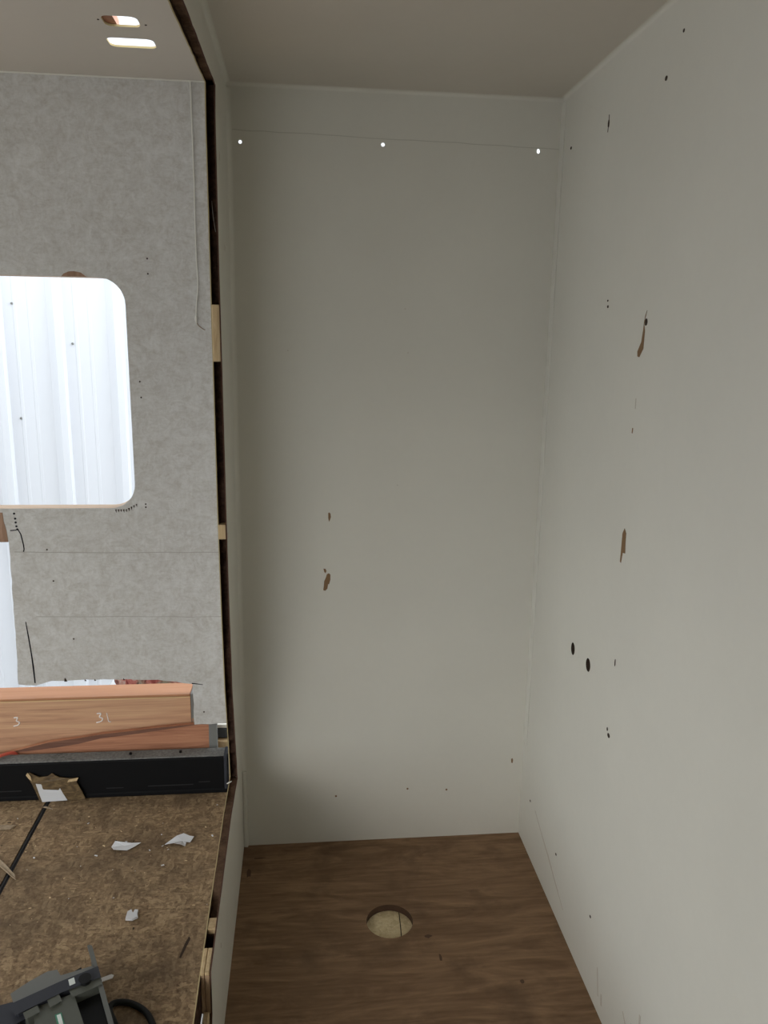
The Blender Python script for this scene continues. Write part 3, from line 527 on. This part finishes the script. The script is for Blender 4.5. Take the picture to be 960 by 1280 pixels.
# dark gouge in the board
put(link('gouge', fin(plate_bm([(-0.070, -0.578), (-0.066, -0.585), (-0.072, -0.61), (-0.078, -0.636), (-0.082, -0.635), (-0.076, -0.60)], [], (0, 0, FO), X, Y, Z, 0.0005, 0), 'gouge'), M['chipd']), flo)

# ------------------------------------------------------------------ jigsaw lying on its side
# local axes: a = along the shoe (front to back), b = up the tool, w = height above the floor
SO = Vector((-0.262, -0.625, FO)); AU = Vector((0.406, -0.914, 0)).normalized(); BU = Vector((-0.914, -0.406, 0)) * 0.86
saw = thing('jigsaw', 'grey-green corded jigsaw lying on its side on the strand board floor', 'power tool', tuple(SO + AU * 0.1 + BU * 0.06))
def sp(a, b, wv): return SO + AU * a + BU * b + Vector((0, 0, wv))
def sprism(name, poly, w0, w1, mtl, bev=0.003, parent=None, seg=2):
    bm = plate_bm(poly, [], sp(0, 0, w0), AU, BU, Z, w1 - w0, 0)
    bmesh.ops.remove_doubles(bm, verts=bm.verts, dist=1e-6)
    bmesh.ops.dissolve_limit(bm, angle_limit=0.01, verts=bm.verts, edges=bm.edges)
    if bev: bmesh.ops.bevel(bm, geom=bm.edges[:], offset=bev, segments=seg, profile=0.6, affect='EDGES', clamp_overlap=True)
    o = link(name, fin(bm, name), mtl)
    if parent is None: put(o, saw)
    else:
        o.parent = parent
    return o
# shoe: plate standing on edge with a notch for the blade at its front
shoe = put(link('shoe', fin(plate_bm([(0.0, 0.010), (0.0, 0.028), (0.070, 0.028), (0.070, 0.042), (0.0, 0.042), (0.0, 0.060), (0.008, 0.066), (0.205, 0.066), (0.215, 0.056), (0.215, 0.008), (0.205, 0.0), (0.010, 0.0)], [], sp(0, 0, 0), AU, Z, BU, 0.0028, 0), 'shoe'), M['sawsteel']), saw)
sprism('shoe_lip', [(0.004, 0.0028), (0.212, 0.0028), (0.212, 0.009), (0.004, 0.009)], 0.0635, 0.066, M['sawsteel'], 0, None)
bm = plate_bm([(0.059, -0.026), (0.063, -0.030), (0.068, -0.026), (0.068, 0.03), (0.059, 0.03)], [], sp(0, 0, 0.034), AU, BU, Z, 0.0015, 0)
put(link('blade', fin(bm, 'blade'), M['sawblade']), saw)
# gearbox front, silver
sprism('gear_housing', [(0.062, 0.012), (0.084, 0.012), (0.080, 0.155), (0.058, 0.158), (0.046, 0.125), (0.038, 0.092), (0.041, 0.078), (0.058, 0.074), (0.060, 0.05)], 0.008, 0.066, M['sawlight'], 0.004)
sprism('blade_guard', [(0.036, 0.030), (0.046, 0.030), (0.052, 0.062), (0.046, 0.066)], 0.02, 0.05, M['sawblack'], 0.002)
# dark blue-grey band down the side
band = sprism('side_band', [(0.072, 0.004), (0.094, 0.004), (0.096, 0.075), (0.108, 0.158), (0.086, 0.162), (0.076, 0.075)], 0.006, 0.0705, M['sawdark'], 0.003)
sprism('label_plate', [(0.076, 0.048), (0.090, 0.048), (0.091, 0.059), (0.077, 0.059)], 0.0702, 0.0714, M['label'], 0, band)
sprism('selector_knob', circ(0.092, 0.030, 0.010, 14), 0.066, 0.076, M['sawblack'], 0.002)
# side rail below the band, grey-green
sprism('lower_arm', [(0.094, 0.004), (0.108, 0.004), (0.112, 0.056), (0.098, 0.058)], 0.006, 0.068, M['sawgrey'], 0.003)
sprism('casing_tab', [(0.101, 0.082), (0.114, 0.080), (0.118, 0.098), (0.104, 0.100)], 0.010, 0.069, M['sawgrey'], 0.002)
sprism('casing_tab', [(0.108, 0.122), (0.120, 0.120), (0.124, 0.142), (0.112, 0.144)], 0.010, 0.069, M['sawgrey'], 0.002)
# motor housing running back
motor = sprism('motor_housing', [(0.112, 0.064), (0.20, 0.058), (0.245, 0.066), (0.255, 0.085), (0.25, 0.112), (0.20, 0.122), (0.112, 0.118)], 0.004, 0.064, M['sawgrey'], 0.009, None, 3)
sprism('motor_label', [(0.135, 0.082), (0.172, 0.080), (0.172, 0.092), (0.135, 0.094)], 0.0638, 0.0648, M['labelg'], 0, motor)
sprism('motor_label', [(0.138, 0.084), (0.168, 0.0825), (0.168, 0.0895), (0.138, 0.091)], 0.0648, 0.0654, M['label'], 0, motor)
for k in range(4): sprism('cooling_slot', [(0.196 + 0.011 * k, 0.074), (0.201 + 0.011 * k, 0.074), (0.201 + 0.011 * k, 0.106), (0.196 + 0.011 * k, 0.106)], 0.0636, 0.0646, M['sawblack'], 0, motor)
sprism('gap_shade', [(0.108, 0.006), (0.20, 0.006), (0.215, 0.060), (0.112, 0.064)], 0.006, 0.050, M['sawblack'], 0.005)  # black filler standing in for the shaded opening between motor and shoe
# D-handle
hd = bmesh.new()
hp = smooth_pts([sp(0.085, 0.152, 0.035), sp(0.082, 0.185, 0.035), (sp(0.098, 0.205, 0.035)), sp(0.14, 0.21, 0.035), sp(0.19, 0.205, 0.035), sp(0.235, 0.185, 0.035), sp(0.248, 0.15, 0.035), sp(0.245, 0.10, 0.035)], 6)
hd.free(); grip = put(link('handle', fin(tube_bm(hp, 0.017, 14), 'handle', True), M['sawblack']), saw)
link('handle_trim', fin(tube_bm(smooth_pts([sp(0.092, 0.196, 0.052), sp(0.14, 0.203, 0.0535), sp(0.19, 0.2, 0.0525)], 6), 0.006, 8), 'handle_trim', True), M['sawblue'], grip)
sprism('handle_root', [(0.078, 0.150), (0.112, 0.148), (0.118, 0.180), (0.074, 0.184)], 0.012, 0.062, M['sawdark'], 0.006)
cordp = [sp(0.25, 0.08, 0.03), sp(0.29, 0.06, 0.014), sp(0.30, 0.0, 0.006), sp(0.25, -0.058, 0.006), sp(0.195, -0.076, 0.006), sp(0.145, -0.074, 0.006), sp(0.110, -0.052, 0.006), sp(0.096, -0.024, 0.007), sp(0.110, -0.009, 0.012), sp(0.15, -0.008, 0.024), sp(0.19, -0.016, 0.02), sp(0.24, -0.04, 0.0175), sp(0.30, -0.10, 0.006), sp(0.42, -0.16, 0.006)]
put(link('power_cord', fin(tube_bm(smooth_pts(cordp, 8), 0.0055, 10), 'power_cord', True), M['cable']), saw)
saw.scale = (1.06,) * 3; saw.location = Vector((-0.243, -0.661, FO)) + 1.06 * (AU * 0.1 + BU * 0.06)
